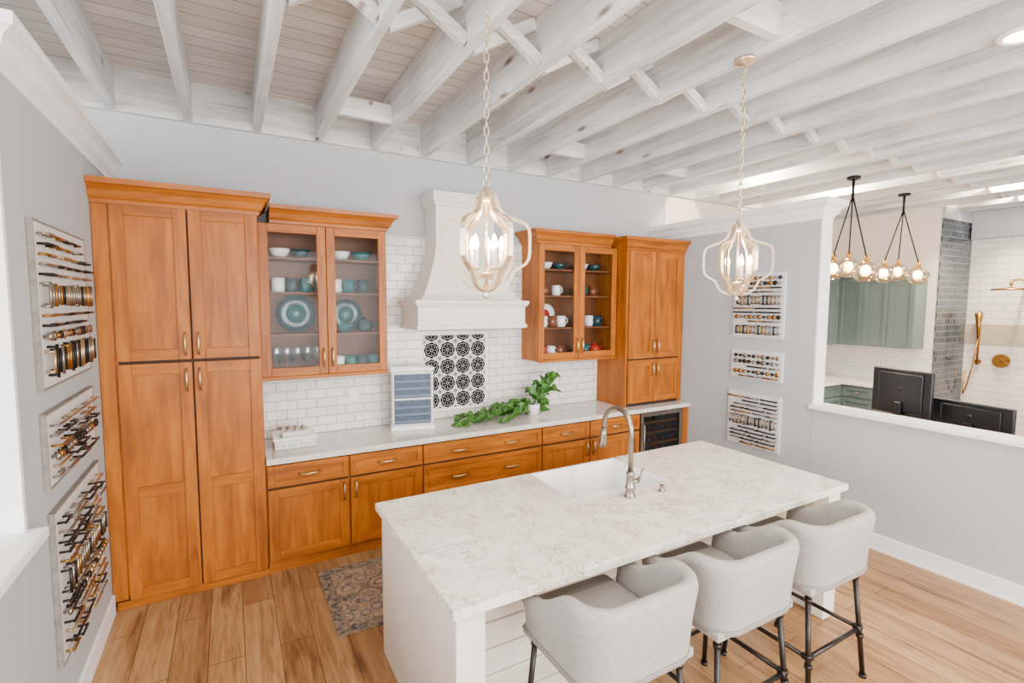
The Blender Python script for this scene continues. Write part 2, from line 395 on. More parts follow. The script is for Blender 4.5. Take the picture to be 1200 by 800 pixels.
# tower on counter
b=B(); yf=-.5; x0,x1=4.592,5.495; z0,z1=.916,2.68
b.box(x0,x1,yf+.024,-.014,z0,z1,wv,.001)
b.box(x0,x0+.03,yf,yf+.024,z0,z1,wv); b.box(x1-.06,x1,yf,yf+.024,z0,z1,wv); b.box(x0+.03,x1-.06,yf+.004,yf+.024,z0,z1,wdark)
xm=5.02
for za,zb in ((z0+.035,1.45),(1.46,z1)):
    door(b,x0+.03,xm,za,zb,yf-.02,.07); door(b,xm,x1-.06,za,zb,yf-.02,.07)
pull(b,xm-.035,1.60,yf-.02,True,.14); pull(b,xm+.035,1.60,yf-.02,True,.14); pull(b,xm-.035,1.33,yf-.02,True,.14); pull(b,xm+.035,1.33,yf-.02,True,.14)
b.wrap(x0,x1,-.014,yf,crownprof(z1,.14),wh,cr=5.497)
b.finish('countertop_tower_cabinet')
def base(x0,x1,kind,name='base_cabinet'):
    b=B(); b.box(x0,x1,-.606,-.003,.09,.865,wv); b.box(x0,x1,-.57,-.003,.001,.09,wdark); b.box(x0,x1,-.585,-.57,.001,.09,wh)
    b.box(x0+.005,x1-.005,-.6075,-.606,.1,.86,wdark)
    def drawer(za,zb,n):
        door(b,x0+.003,x1-.003,za,zb,-.63,.045,horiz=True,m1=wh)
        w=x1-x0
        for i in range(n): pull(b,x0+w/2 if n==1 else x0+w*(.28 if i==0 else .72),(za+zb)/2,-.63,False,.15)
    if kind=='dd':
        drawer(.68,.855,1); door(b,x0+.003,x1-.003,.105,.668,-.63,.07)
        pull(b,x1-.045,.57,-.63,True,.14)
    elif kind=='ddr':
        drawer(.68,.855,1); door(b,x0+.003,x1-.003,.105,.668,-.63,.07); pull(b,x0+.045,.57,-.63,True,.14)
    elif kind=='ddd':
        drawer(.68,.855,2); drawer(.40,.668,2); drawer(.105,.388,2)
    return b.finish(name)
base(.948,1.551,'dd'); base(1.553,2.173,'ddr'); base(2.175,3.411,'ddd','drawer_base_cabinet'); base(3.413,4.009,'dd'); base(4.011,4.718,'ddr')
b=B(); b.box(5.40,5.495,-.625,-.003,.001,.865,wv,.002); b.finish('cabinet_end_filler')
b=B()
b.box(4.725,5.395,-.14,-.02,.05,.862,plasticblk); b.box(4.725,4.75,-.598,-.14,.05,.862,plasticblk); b.box(5.37,5.395,-.598,-.14,.05,.862,plasticblk)
b.box(4.75,5.37,-.598,-.14,.84,.862,plasticblk); b.box(4.75,5.37,-.598,-.14,.05,.09,plasticblk); b.box(4.75,5.37,-.16,-.14,.09,.84,fridgein)
for a in ((4.73,4.775,.09,.855),(5.345,5.39,.09,.855),(4.775,5.345,.81,.855),(4.775,5.345,.09,.135)): b.box(a[0],a[1],-.63,-.6,a[2],a[3],nickel,.002)
b.box(4.775,5.345,-.618,-.612,.135,.81,dglass)
for z in (.20,.33,.46,.59,.71):
    b.box(4.755,5.365,-.585,-.56,z,z+.022,wh); b.box(4.755,5.365,-.56,-.18,z,z+.008,nickel)
    for k in range(5): b.lathe([(.036,-.2),(.036,-.36),(.014,-.44),(.014,-.53),(.016,-.54),(0,-.54)],(4.84+k*.11,0,z+.05),tealg if (k+int(z*100))%3 else redg,12,axis='Y')
b.tube([(4.76,-.63,.3),(4.76,-.66,.31),(4.76,-.66,.72),(4.76,-.63,.73)],.008,nickel,8); b.box(4.73,5.39,-.58,-.02,.002,.05,plasticblk)
b.finish('wine_refrigerator')
b=B(); b.box(.948,W-.003,-.655,-.003,.868,.914,quartzC,.004,2); b.finish('kitchen_countertop')
# ------------------------------------------------------------ hood
b=B(); cx=2.73
def hr(hw,d,z): return [Vector((cx-hw,-.013,z)),Vector((cx-hw,-d,z)),Vector((cx+hw,-d,z)),Vector((cx+hw,-.013,z))]
R=[]
for hw,d,z in [(.53,.49,1.84),(.56,.52,1.85),(.56,.52,1.88),(.545,.505,1.895),(.545,.505,2.05),(.56,.52,2.06),(.575,.535,2.085),(.575,.535,2.11),(.52,.49,2.115)]: R.append(hr(hw,d,z))
for i in range(1,11):
    t=i/10; k=(1-t)**1.5
    R.append(hr(.30+.19*k,.31+.15*k,2.115+t*.52))
R+= [hr(.30,.31,2.98),hr(.315,.325,2.985),hr(.315,.325,3.01),hr(.335,.345,3.03),hr(.335,.345,3.11),hr(.29,.3,3.12)]
b.rings(R,hoodm,False,True,True)
b.finish('range_hood')
# ------------------------------------------------------------ island
ix0,ix1,iy0,iy1=1.454,4.257,-3.025,-1.838
isl=bpy.data.objects.new('kitchen_island',None); bpy.context.collection.objects.link(isl)
b=B()
b.prism([(ix0,iy0),(ix1,iy0),(ix1,iy1),(3.30,iy1),(3.30,-2.42),(2.50,-2.42),(2.50,iy1),(ix0,iy1)],.872,.914,quartzI,.004)
b.finish('countertop',isl)
b=B()
for xa,xb in ((ix0+.03,ix0+.12),(ix1-.12,ix1-.03)):
    b.box(xa,xb,iy0+.04,iy1-.03,.001,.871,islm,.003)
for xa,xb in ((ix0+.025,ix0+.155),(ix1-.155,ix1-.025)):
    b.box(xa,xb,iy0+.035,iy0+.14,.002,.871,islm,.004)
z=.1
b.box(ix0+.1,ix1-.1,-2.60,-2.58,.01,.871,islm)
while z<.86:
    b.box(ix0+.12,ix1-.12,-2.62,-2.598,z,min(z+.132,.869),islm,.005); z+=.14
b.box(ix0+.12,ix1-.12,-2.63,-2.598,.002,.1,islm,.003)
b.box(ix0+.12,ix1-.12,-2.57,-1.93,.05,.07,islm)
for x in (2.46,3.33): b.box(x-.01,x+.01,-2.57,-1.92,.07,.86,islm)
b.box(ix0+.12,2.49,-1.92,-1.9,.08,.87,islm); b.box(3.31,ix1-.12,-1.92,-1.9,.08,.87,islm); b.box(2.49,3.31,-1.92,-1.9,.08,.65,islm)
for xa,xb,zt in ((1.58,2.03,.86),(2.03,2.48,.86),(2.5,2.9,.64),(2.9,3.3,.64),(3.32,3.72,.86),(3.72,4.13,.86)):
    door(b,xa,xb,.1,zt,-1.9,.06,m1=islm,m2=islm)
b.finish('cabinet_body',isl)
# sink
b=B(); x0,x1,y0,y1,zt,zb=2.505,3.295,-2.415,-1.825,.908,.67; t=.028
b.box(x0,x0+t,y0,y1,zb,zt,whitep,.006,3); b.box(x1-t,x1,y0,y1,zb,zt,whitep,.006,3)
b.box(x0+t-.006,x1-t+.006,y0,y0+t,zb,zt,whitep,.006,3); b.box(x0+t-.006,x1-t+.006,y1-t,y1,zb,zt,whitep,.006,3)
b.box(x0+.01,x1-.01,y0+.01,y1-.01,zb-.01,zb+.015,whitep); b.lathe([(.045,0),(.045,.004),(.03,.006),(0,.004)],(2.9,-2.15,zb+.015),nickel)
b.finish('farmhouse_sink')
# faucet
b=B(); fx,fy,z0=2.84,-2.49,.915
b.lathe([(.036,0),(.036,.008),(.03,.014),(.028,.05),(.032,.055),(.032,.065),(.026,.075),(.023,.13),(.026,.135),(.026,.15),(.018,.16)],(fx,fy,z0),nickel)
pts=[(fx,fy,z0+.15),(fx,fy,z0+.40)]
for i in range(1,12):
    a=math.pi*i/12; pts.append((fx,fy+.125-.125*math.cos(a),z0+.40+.125*math.sin(a)))
pts+=[(fx,fy+.25,z0+.40),(fx,fy+.255,z0+.36)]
b.tube(pts,.0155,nickel,12)
b.tube([(fx,fy+.255,z0+.37),(fx,fy+.257,z0+.33),(fx,fy+.262,z0+.27),(fx,fy+.265,z0+.245)],[.018,.022,.026,.022],nickel,12)
b.cyl((fx,fy,z0+.09),(fx+.06,fy-.01,z0+.095),.016,nickel,12); b.tube([(fx+.055,fy-.01,z0+.095),(fx+.075,fy-.015,z0+.12),(fx+.085,fy-.02,z0+.17)],[.012,.009,.008],nickel,10)
b.finish('pull_down_faucet')
b=B(); b.lathe([(.022,0),(.022,.006),(.014,.012),(.014,.03),(.018,.034),(.012,.04)],(3.08,-2.52,.915),nickel,16); b.finish('air_switch_button')
# ------------------------------------------------------------ stools
def stool():
    b=B(); hw=.285; yb=-.29; yfr=.20; R=.13
    path=[]
    def add(x,y,nx,ny,h): path.append((x,y,nx,ny,h))
    n=8
    def hh(t): 
        t=min(max((t-.25)/.75,0),1); return .845+.135*(t*t*(3-2*t))
    for i in range(n): 
        t=i/n; y=yfr+(yb+R-yfr)*t; add(-hw,y,-1,0,hh(t))
    for i in range(9):
        a=math.pi+ (math.pi/2)*i/8; add(-hw+R+R*math.cos(a),yb+R+R*math.sin(a),math.cos(a),math.sin(a),.98)
    for i in range(1,8): add(-hw+R+(2*hw-2*R)*i/8,yb,0,-1,.98)
    for i in range(9):
        a=1.5*math.pi+(math.pi/2)*i/8; add(hw-R+R*math.cos(a),yb+R+R*math.sin(a),math.cos(a),math.sin(a),.98)
    for i in range(1,n+1):
        t=1-i/n; y=yfr+(yb+R-yfr)*t; add(hw,y,1,0,hh(t))
    rs_=[]; T=.068
    m=len(path)
    for i,(x,y,nx,ny,h) in enumerate(path):
        edge=min(i,m-1-i); k=.45 if edge==0 else 1
        z0=.64; sec=[]; lean=.03
        cs=[(0,z0),( .0,z0+.02),(.012,(z0+h)/2),(lean,h-.04),(lean-.006,h-.014),(lean-.022,h),(lean-T+.022,h),(lean-T+.006,h-.014),(lean-T,h-.04),(-T+.01,(z0+h)/2),(-T,z0+.02),(-T,z0)]
        mid=-T/2+.01
        for o,z in cs:
            o2=mid+(o-mid)*k; z2=z if edge else z0+(z-z0)*.97
            sec.append(Vector((x+nx*o2,y+ny*o2,z2)))
        rs_.append(sec)
    b.rings(rs_,fabric,True,True,True)
    b.tube([(x+nx*.004,y+ny*.004,.665) for x,y,nx,ny,h in path],.004,fabseat,6)
    b.tube([(x+nx*.026,y+ny*.026,h-.035) for x,y,nx,ny,h in path],.003,fabseat,6)
    b.box(-hw+.06,hw-.06,yb+.05,.26,.66,.755,fabseat,.03,4)
    b.box(-hw+.01,hw-.01,yb+.03,.23,.615,.66,fabric,.012,3)
    L=[]
    for sx in (-1,1):
        for sy in (-1,1):
            p0=Vector((sx*.225,(-.215 if sy<0 else .19),.62)); p1=Vector((sx*.265,(-.27 if sy<0 else .235),.0))
            b.tube([p0,p1],.0135,pipe,12); L.append((p0,p1))
            for f in (.06,.52,.60,.97):
                q=p0.lerp(p1,f); q2=p0.lerp(p1,min(f+.03,1)); b.tube([q,q2],.0195,pipe,12)
    def at(i,z):
        p0,p1=L[i]; return p0.lerp(p1,(.62-z)/.62)
    for i,j in ((0,1),(2,3),(0,2),(1,3)):
        z=.28 if (i,j)!=(1,3) else .24
        b.tube([at(i,z),at(j,z)],.012,pipe,10)
        for k in (i,j):
            o=j if k==i else i; b.tube([at(k,z),at(k,z).lerp(at(o,z),.06)],.018,pipe,10)
    return b.finish('upholstered_bar_stool')
s=stool(); s.location=(2.12,-3.11,0)
instance(s,'upholstered_bar_stool',(2.82,-3.11,0)); instance(s,'upholstered_bar_stool',(3.52,-3.11,0))
# ------------------------------------------------------------ pendants
def chain(b,z0,z1,m,cx=0,cy=0):
    n=int((z1-z0)/.036); st=(z1-z0)/n
    for i in range(n):
        zc=z0+st*(i+.5); h=st*.66; w=.010; pts=[]
        for k in range(10):
            a=2*math.pi*k/10; o=w*math.cos(a); z=zc+h*math.sin(a)
            pts.append((cx+o,cy,z) if i%2 else (cx,cy+o,z))
        b.tube(pts,.0032,m,5,closed=True)
def pendant(loc,ztop,rot,name='lantern_pendant_light'):
    b=B()
    zb=2.108
    P=[(.02,.035),(.06,.045),(.092,.066),(.108,.098),(.118,.118),(.145,.134),(.168,.150),(.180,.170),(.184,.20),(.184,.27),(.180,.296),(.168,.314),(.13,.330),(.088,.344),(.062,.366),(.048,.40),(.034,.44)]
    Q=[(.012,.045),(.04,.06),(.075,.09),(.098,.125),(.106,.17),(.106,.25),(.098,.29),(.07,.325),(.045,.36),(.032,.42)]
    for k in range(6):
        a=math.pi*k/3; c,s_=math.cos(a),math.sin(a)
        for prof_,w in ((P,.0105),(Q,.0055)):
            if prof_ is Q and k%3: continue
            rr_=[]
            for i,(r,z) in enumerate(prof_):
                i0,i1=max(i-1,0),min(i+1,len(prof_)-1)
                dr,dz=prof_[i1][0]-prof_[i0][0],prof_[i1][1]-prof_[i0][1]; l=math.hypot(dr,dz); nr,nz=dz/l,-dr/l
                t=.0055
                ring=[]
                for so,sw in ((-1,-1),(1,-1),(1,1),(-1,1)):
                    rr=r+nr*t*so; zz=z+nz*t*so; ring.append(Vector((rr*c-w*sw*s_,rr*s_+w*sw*c,zb+zz)))
                rr_.append(ring)
            b.rings(rr_,chandm,False)
    b.lathe([(.0,0),(.012,.005),(.016,.015),(.008,.025),(.014,.032),(.03,.036),(.03,.046),(.012,.055),(.008,.07)],(0,0,zb),chandm,16)
    b.cyl((0,0,zb+.05),(0,0,zb+.44),.006,chandm,8)
    b.lathe([(.035,.40),(.045,.41),(.04,.425),(.02,.44),(.012,.465),(.006,.47)],(0,0,zb),chandm,16)
    b.lathe([(.01,.09),(.03,.1),(.03,.108),(.01,.115)],(0,0,zb),chandm,16)
    for k in range(5):
        a=2*math.pi*k/5+.2; x,y=.066*math.cos(a),.066*math.sin(a)
        b.tube([(x*.1,y*.1,zb+.10),(x*.6,y*.6,zb+.085),(x,y,zb+.10),(x,y,zb+.125)],.0045,chandm,6)
        b.lathe([(.008,0),(.019,.004),(.019,.009),(.01,.012)],(x,y,zb+.12),chandm,12)
        b.cyl((x,y,zb+.13),(x,y,zb+.205),.0105,candle,10)
        b.lathe([(.006,0),(.013,.012),(.014,.025),(.009,.045),(.001,.062)],(x,y,zb+.205),bulbm,10)
    ring=[(.014*math.cos(a*math.pi/5),0,zb+.482+.014*math.sin(a*math.pi/5)) for a in range(10)]
    b.tube(ring,.003,chandm,5,closed=True)
    chain(b,zb+.49,ztop-.03,chandm)
    b.lathe([(.008,-.04),(.02,-.03),(.06,-.018),(.065,-.002),(.05,-.001)],(0,0,ztop),chandm,20)
    o=b.finish(name,loc=(loc[0],loc[1],0)); o.rotation_euler=(0,0,math.radians(rot)); return o
pendant((1.701,-2.808),CZ,-26); pendant((3.335,-2.808),JB,6)
for x,y in ((1.701,-2.808),(3.335,-2.808)):
    l=bpy.data.lights.new('pendant_glow','POINT'); l.energy=16; l.color=(1,.8,.56); l.shadow_soft_size=.05
    o=bpy.data.objects.new('pendant_glow',l); bpy.context.collection.objects.link(o); o.location=(x,y,2.40)
def cluster(x,y,sc,name):
    b=B(); zt=JB
    b.lathe([(.06,-.03),(.065,-.02),(.065,-.001),(.02,0)],(0,0,zt),blackm,16)
    b.cyl((0,0,zt-.22),(0,0,zt-.03),.014,blackm,8)
    for k in range(3):
        a=2*math.pi*k/3+.5; px,py=.17*math.cos(a)*sc,.17*math.sin(a)*sc; z=2.66-.03*k
        b.tube([(0,0,zt-.2),(px*.5,py*.5,(zt-.2+z)/2),(px,py,z)],.008,blackm,6)
        b.cyl((px,py,z-.07),(px,py,z+.01),.024,brass,10)
        b.lathe([(.03,-.05),(.075,-.075),(.115,-.12),(.125,-.17),(.11,-.22),(.065,-.26),(.001,-.275)],(px,py,z),globe,18,cap=False)
        b.sphere((px,py,z-.14),.05,bulbm,8)
    return b.finish(name,loc=(x,y,0))
cluster(6.68,-1.73,1,'globe_cluster_pendant'); cluster(8.13,-1.60,1.15,'globe_cluster_pendant')
# ------------------------------------------------------------ counter items
b=B(); x0,x1,y0,y1=1.02,1.33,-.44,-.18
b.box(x0,x1,y0,y1,.916,.985,boardm,.006); b.box(x0-.01,x1+.01,y0-.01,y1+.01,.985,1.01,whitep,.006); b.box(x0+.06,x1-.05,y0+.04,y1-.04,1.01,1.045,boardm,.008)
for k in range(7):
    b.sphere((x0+.03+k*.042,y0,.95),.014,boardm,6)
for k in range(4): b.tube([(x0+.05+k*.06,y0+.05,1.045),(x0+.08+k*.05,y0+.13,1.065),(x0+.05+k*.06,y1-.04,1.045)],.012,grout,6)
b.finish('carved_trinket_box')
b=B()
b.box(-.20,.20,-.06,.09,0,.04,whitep,.004); b.box(-.19,.19,-.05,.08,.04,.57,boardm,.006); b.box(-.20,.20,-.06,.09,.55,.58,whitep,.005)
for z0_,z1_ in ((.06,.28),(.30,.52)):
    b.box(-.165,.165,-.058,-.05,z0_,z1_,bluesamp,.002)
    for k in range(6):
        zz=z0_+.012+k*(z1_-z0_-.02)/6; b.box(-.16,.16,-.064,-.057,zz,zz+.02,bluesamp if k%2 else slatl,.002)
o=b.finish('tile_sample_display'); o.location=(2.20,-.27,.915); o.rotation_euler=(0,0,math.radians(-12))
def leaf(b,p,d,n,s):
    d=d.normalized(); n=(n-d*n.dot(d)).normalized(); u=d.cross(n)
    out=[(0,0),(.05,.22),(.25,.40),(.5,.42),(.8,.26),(1.15,0),(.8,-.26),(.5,-.42),(.25,-.40),(.05,-.22)]
    def P_(v): return Vector((v.x,min(v.y,-.03),max(v.z,.920)))
    vs=[b.bm.verts.new(P_(p+(d*x+u*y+n*(abs(y)*.35-x*x*.25))*s)) for x,y in out]
    m1=b.bm.verts.new(P_(p+(d*.45-n*.05)*s))
    i=b.mi(leafm)
    for k in range(len(out)):
        f=b.bm.faces.new((vs[k],vs[(k+1)%len(out)],m1)); f.material_index=i; f.smooth=True
b=B()
b.lathe([(.05,0),(.06,.01),(.07,.08),(.075,.11),(.065,.11),(.06,.09),(.0,.09)],(3.52,-.28,.915),whitep,20,cap=True)
for v in range(22):
    low=v<14
    if low:
        tx=2.62+v*.06+random.uniform(-.04,.04); ty=random.uniform(-.52,-.16); tz=.94
    else: tx=random.uniform(3.42,3.88); ty=random.uniform(-.42,-.12); tz=random.uniform(1.05,1.33)
    p0=Vector((3.52,-.28,1.0)); p3=Vector((tx,ty,tz)); p1=p0+Vector(((tx-3.52)*.25,(ty+.28)*.3,.12)); p2=p3+Vector(((3.52-tx)*.35,0,.04 if low else .03))
    pts=[]
    for i in range(13):
        t=i/12; q=p0*(1-t)**3+p1*3*t*(1-t)**2+p2*3*t*t*(1-t)+p3*t**3; pts.append(q)
    b.tube(pts,.003,stemm,5)
    for i in range(3,13):
        for r in range(2 if (low and i>7) else 1):
            d=(pts[i]-pts[i-1]).normalized()+Vector((random.uniform(-1,1),random.uniform(-1,1),random.uniform(-.1,.6)))
            p=pts[i]; p=Vector((p.x,p.y,max(p.z,.95))); d.z=max(d.z,0)
            leaf(b,p,d,Vector((random.uniform(-.6,.6),random.uniform(-1.6,-.4),1)),random.uniform(.055,.095))
for r in range(22):
    a=random.uniform(0,6.28); leaf(b,Vector((3.52+.07*math.cos(a),-.28+.07*math.sin(a),random.uniform(.95,1.06))),Vector((math.cos(a),math.sin(a)-.4,random.uniform(-.7,.3))),Vector((0,-.9,.8)),.095)
b.finish('trailing_pothos_plant')
# dishes
def mug(b,x,y,z,m,s=1):
    b.lathe([(.03*s,0),(.036*s,.004),(.038*s,.085*s),(.034*s,.085*s),(.03*s,.01)],(x,y,z),m,14)
    b.tube([(x+.036*s,y,z+.07*s),(x+.06*s,y,z+.065*s),(x+.062*s,y,z+.035*s),(x+.037*s,y,z+.02*s)],.005*s,m,6)
def bowl(b,x,y,z,m,s=1): b.lathe([(.03*s,0),(.05*s,.02*s),(.07*s,.06*s),(.066*s,.06*s),(.04*s,.02*s),(.0,.012*s)],(x,y,z),m,18)
def goblet(b,x,y,z,m,s=1): b.lathe([(.03*s,0),(.028*s,.004),(.005*s,.01),(.005*s,.07*s),(.03*s,.09*s),(.036*s,.14*s),(.03*s,.17*s)],(x,y,z),m,14,cap=False)
def plate(b,x,y,z,r,m,m2):
    b.lathe([(r*.5,.0),(r*.62,-.004),(r,-.022),(r,-.027),(r*.6,-.012),(0,-.010)],(x,y,z),m,28,axis='Y'); b.lathe([(r*.5,-.013),(r*.5,-.016),(0,-.014)],(x,y,z),m2,24,axis='Y')
def teapot(b,x,y,z,m,s=1):
    b.lathe([(.04*s,0),(.07*s,.03*s),(.075*s,.06*s),(.05*s,.1*s),(.03*s,.11*s),(.01*s,.12*s),(.012*s,.135*s),(0,.14*s)],(x,y,z),m,18)
    b.tube([(x+.06*s,y,z+.04*s),(x+.1*s,y,z+.06*s),(x+.12*s,y,z+.1*s)],[.014*s,.01*s,.008*s],m,8)
    b.tube([(x-.06*s,y,z+.08*s),(x-.11*s,y,z+.085*s),(x-.11*s,y,z+.04*s),(x-.07*s,y,z+.03*s)],.007*s,m,8)
Z=[1.512,1.831,2.171,2.451]
b=B()
for x,m in ((1.10,whitep),(1.20,teald),(1.31,tealg),(1.55,whitep),(1.66,tealg),(1.78,teald)): mug(b,x,-.2,Z[2],m,1.35)
for x in (1.07,1.15,1.23,1.31,1.39): goblet(b,x,-.2,Z[0],goblg,1.2)
for x,m in ((1.56,whitep),(1.66,tealg),(1.76,teald),(1.86,tealg)): mug(b,x,-.22,Z[0],m,1.3)
plate(b,1.66,-.05,Z[1]+.145,.14,teald,tealg); bowl(b,1.62,-.2,Z[1],tealg,1.1); teapot(b,1.79,-.2,Z[1],teald)
for x,m in ((1.12,whitep),(1.28,teald),(1.6,whitep),(1.78,tealg)): bowl(b,x,-.18,Z[3],m,1.2)
for x in (1.1,1.2,1.3): goblet(b,x,-.12,Z[0],teald)
b.finish('teal_dishware_set')
b=B(); plate(b,1.24,-.10,Z[1]+.160,.158,teald,tealg); b.tube([(1.18,-.13,Z[1]+.003),(1.18,-.10,Z[1]+.01),(1.18,-.07,Z[1]+.003)],.004,blackm,6); b.finish('decorative_charger_plate')
b=B()
for x,m,s_ in ((3.68,redg,1.3),(3.79,whitep,1.3),(3.91,browng,1.3),(4.14,whitep,1.3),(4.26,tealg,1.3)): mug(b,x,-.2,Z[0],m,s_)
teapot(b,4.39,-.2,Z[0],redg,.95)
for x,m in ((3.68,whitep),(3.8,browng),(3.92,whitep),(4.15,redg),(4.3,whitep),(4.42,teald)): mug(b,x,-.2,Z[1],m,1.4)
for x,m in ((3.7,browng),(3.85,whitep),(4.2,tealg),(4.35,browng)): mug(b,x,-.2,Z[2],m,1.3)
for x,m in ((3.72,whitep),(3.9,teald),(4.2,whitep),(4.38,teald)): bowl(b,x,-.18,Z[3],m,1.2)
plate(b,3.8,-.05,Z[1]+.13,.12,whitep,redg)
b.finish('coffee_mug_collection')
# ------------------------------------------------------------ hardware boards
def board(name,side,y0,y1,z0,z1,rows):
    fin=[nickel,nickel,brass,pullm,blackm,blackm,pipe,nickel] if side=='L' else [nickel,nickel,blackm,pipe,pipe,brass]
    b=B()
    if side=='L': b.M=Matrix(((0,1,0,0.0),(1,0,0,0),(0,0,1,0),(0,0,0,1)))
    else: b.M=Matrix(((0,-1,0,W),(1,0,0,0),(0,0,1,0),(0,0,0,1)))
    b.box(y0,y1,.002,.022,z0,z1,boardm,.003)
    if side=='L':
        for a in ((y0-.008,y0,z0-.008,z1+.008),(y1,y1+.008,z0-.008,z1+.008),(y0,y1,z1,z1+.008),(y0,y1,z0-.008,z0)): b.box(a[0],a[1],.002,.024,a[2],a[3],framem)
    H=(z1-z0); z=z1-.03
    rr=.0062 if side=='L' else .008
    def bar(cx,cz,L,vert,m,o=.035):
        r=rr
        if vert: p=[(cx,.022,cz-L*.42),(cx,.022+o,cz-L*.42)],[(cx,.022,cz+L*.42),(cx,.022+o,cz+L*.42)],[(cx,.022+o,cz-L/2),(cx,.022+o,cz+L/2)]
        else: p=[(cx-L*.42,.022,cz),(cx-L*.42,.022+o,cz)],[(cx+L*.42,.022,cz),(cx+L*.42,.022+o,cz)],[(cx-L/2,.022+o,cz),(cx+L/2,.022+o,cz)]
        for q in p: b.tube(q,r,m,8)
    def knob(cx,cz,m,s=1): b.lathe([(.008,.022),(.006,.035),(.018*s,.042),(.02*s,.052),(.01*s,.058),(0,.059)],(cx,0,cz),m,12,axis='Y')
    for kind,h in rows:
        h=h*H; cz=z-h/2+0.0
        if kind=='h':
            x=y0+.03
            while x<y1-.05:
                L=random.choice((.10,.14,.18,.22)); 
                if x+L>y1-.015: break
                bar(x+L/2,cz,L,False,random.choice(fin),random.choice((.025,.032,.04))); x+=L+.025
        elif kind=='k':
            n=int((y1-y0-.04)/.052)
            for i in range(n): knob(y0+.04+i*.052,cz,random.choice(fin),random.choice((.8,1,1.2)))
        elif kind=='v':
            n=int((y1-y0-.05)/.042)
            for i in range(n): bar(y0+.04+i*.042,cz,h*random.uniform(.6,.88),True,random.choice(fin),.035)
        z-=h
    return b.finish(name)
board('hardware_display_board','L',-1.80,-.93,1.70,2.44,[('h',.06),('h',.06),('h',.06),('h',.06),('h',.06),('v',.19),('h',.06),('h',.06),('k',.07),('v',.24)])
board('hardware_display_board','L',-1.80,-.93,1.25,1.58,[('h',.14),('h',.14),('h',.14),('k',.15),('h',.14),('h',.14)])
board('hardware_display_board','L',-1.78,-.90,.40,1.12,[('h',.065),('h',.065),('h',.065),('h',.065),('h',.065),('v',.2),('h',.065),('k',.08),('h',.065),('h',.065),('h',.065),('h',.065)])
board('hardware_display_board','R',-1.77,-1.20,1.74,2.41,[('k',.08),('k',.08),('h',.06),('h',.06),('v',.19),('h',.06),('h',.06),('k',.08),('h',.06),('v',.2)])
board('hardware_display_board','R',-1.78,-1.20,1.31,1.61,[('k',.2),('k',.2),('h',.15),('k',.2),('h',.12)])
board('hardware_display_board','R',-1.78,-1.18,.59,1.16,[('h',.07),('h',.07),('h',.07),('h',.07),('h',.07),('v',.22),('h',.07),('h',.07),('h',.07),('h',.07),('h',.07)])
# ------------------------------------------------------------ rug
b=B(); b.box(1.27,3.45,-1.61,-.76,.001,.010,rugb,.002); b.box(1.35,3.37,-1.53,-.84,.010,.0125,rugm)
b.finish('runner_rug')
# ------------------------------------------------------------ far room things
b=B()
def cabface(b,x,ya,yb_,z0,z1):
    M0=b.M; b.M=Matrix(((0,1,0,x),(1,0,0,0),(0,0,1,0),(0,0,0,1))); door(b,ya,yb_,z0,z1,0,.06,m1=greycab,m2=greycab); b.M=M0
b.box(9.17,9.498,-1.38,-.37,1.457,2.49,greycab); b.box(8.2,9.498,-.36,-.015,1.457,2.49,greycab)
for a,c in ((-1.38,-1.05),(-1.05,-.71),(-.71,-.37)): cabface(b,9.148,a,c,1.457,2.49)
for a,c in ((8.2,8.65),(8.65,9.14)): door(b,a,c,1.457,2.49,-.382,.06,m1=greycab,m2=greycab)
b.wrap(8.2,9.11,-.015,-.36,[(0,2.491),(.03,2.5),(.05,2.54),(0,2.54)],greycab,cr=9.115)
b.box(9.12,9.498,-1.4,-.015,2.491,2.54,greycab,.004)
b.finish('kitchenette_upper_cabinet')
b=B(); b.box(8.9,9.498,-1.48,-.6,.05,.875,greycab); b.box(7.9,9.498,-.598,-.015,.05,.875,greycab); b.box(7.95,9.49,-.55,-.02,.001,.05,blackm); b.box(8.95,9.49,-1.45,-.551,.001,.05,blackm)
for a,c in ((-1.48,-1.04),(-1.04,-.61)):
    cabface(b,8.878,a,c,.69,.865); cabface(b,8.878,a,c,.1,.68); b.tube([(8.878,(a+c)/2-.06,.78),(8.845,(a+c)/2-.05,.78),(8.845,(a+c)/2+.05,.78),(8.878,(a+c)/2+.06,.78)],.008,nickel,6)
for a,c in ((7.9,8.4),(8.4,8.87)): door(b,a,c,.69,.865,-.622,.05,m1=greycab,m2=greycab); door(b,a,c,.1,.68,-.622,.06,m1=greycab,m2=greycab)
b.prism([(7.88,-.65),(8.85,-.65),(8.85,-1.49),(9.498,-1.49),(9.498,-.014),(7.88,-.014)],.876,.914,quartzC,.003)
b.finish('kitchenette_base_cabinet')
b=B(); b.box(9.488,9.499,-1.49,-.014,.916,1.455,smallmos); b.finish('kitchenette_backsplash_tile')
def monitor(y,z0,z1,hw,name,x=6.1):
    b=B(); b.M=Matrix.Translation((x,y,0))@Matrix.Rotation(math.radians(-12),4,'Z')
    b.box(-.012,.025,-hw,hw,z0,z1,plasticblk,.006); b.box(-.022,-.012,-hw*.75,hw*.75,z0+.03,z1-.03,plasticblk,.009)
    b.box(-.05,-.022,-.03,.03,.83,z0+.12,plasticblk,.004); b.box(-.12,.08,-.12,.12,.822,.835,plasticblk,.004)
    b.lathe([(.001,-.0245),(.018,-.0245),(.018,-.022)],(0,0,(z0+z1)/2+.03),pipe,20,axis='X') ; b.box(.025,.027,-hw+.015,hw-.015,z0+.02,z1-.015,scrn)
    return b.finish(name)
monitor(-2.53,1.08,1.50,.26,'computer_monitor'); monitor(-3.02,.98,1.27,.29,'computer_monitor',6.15)
b=B(); b.box(5.75,6.6,-4.6,-2.1,.78,.82,wh,.004)
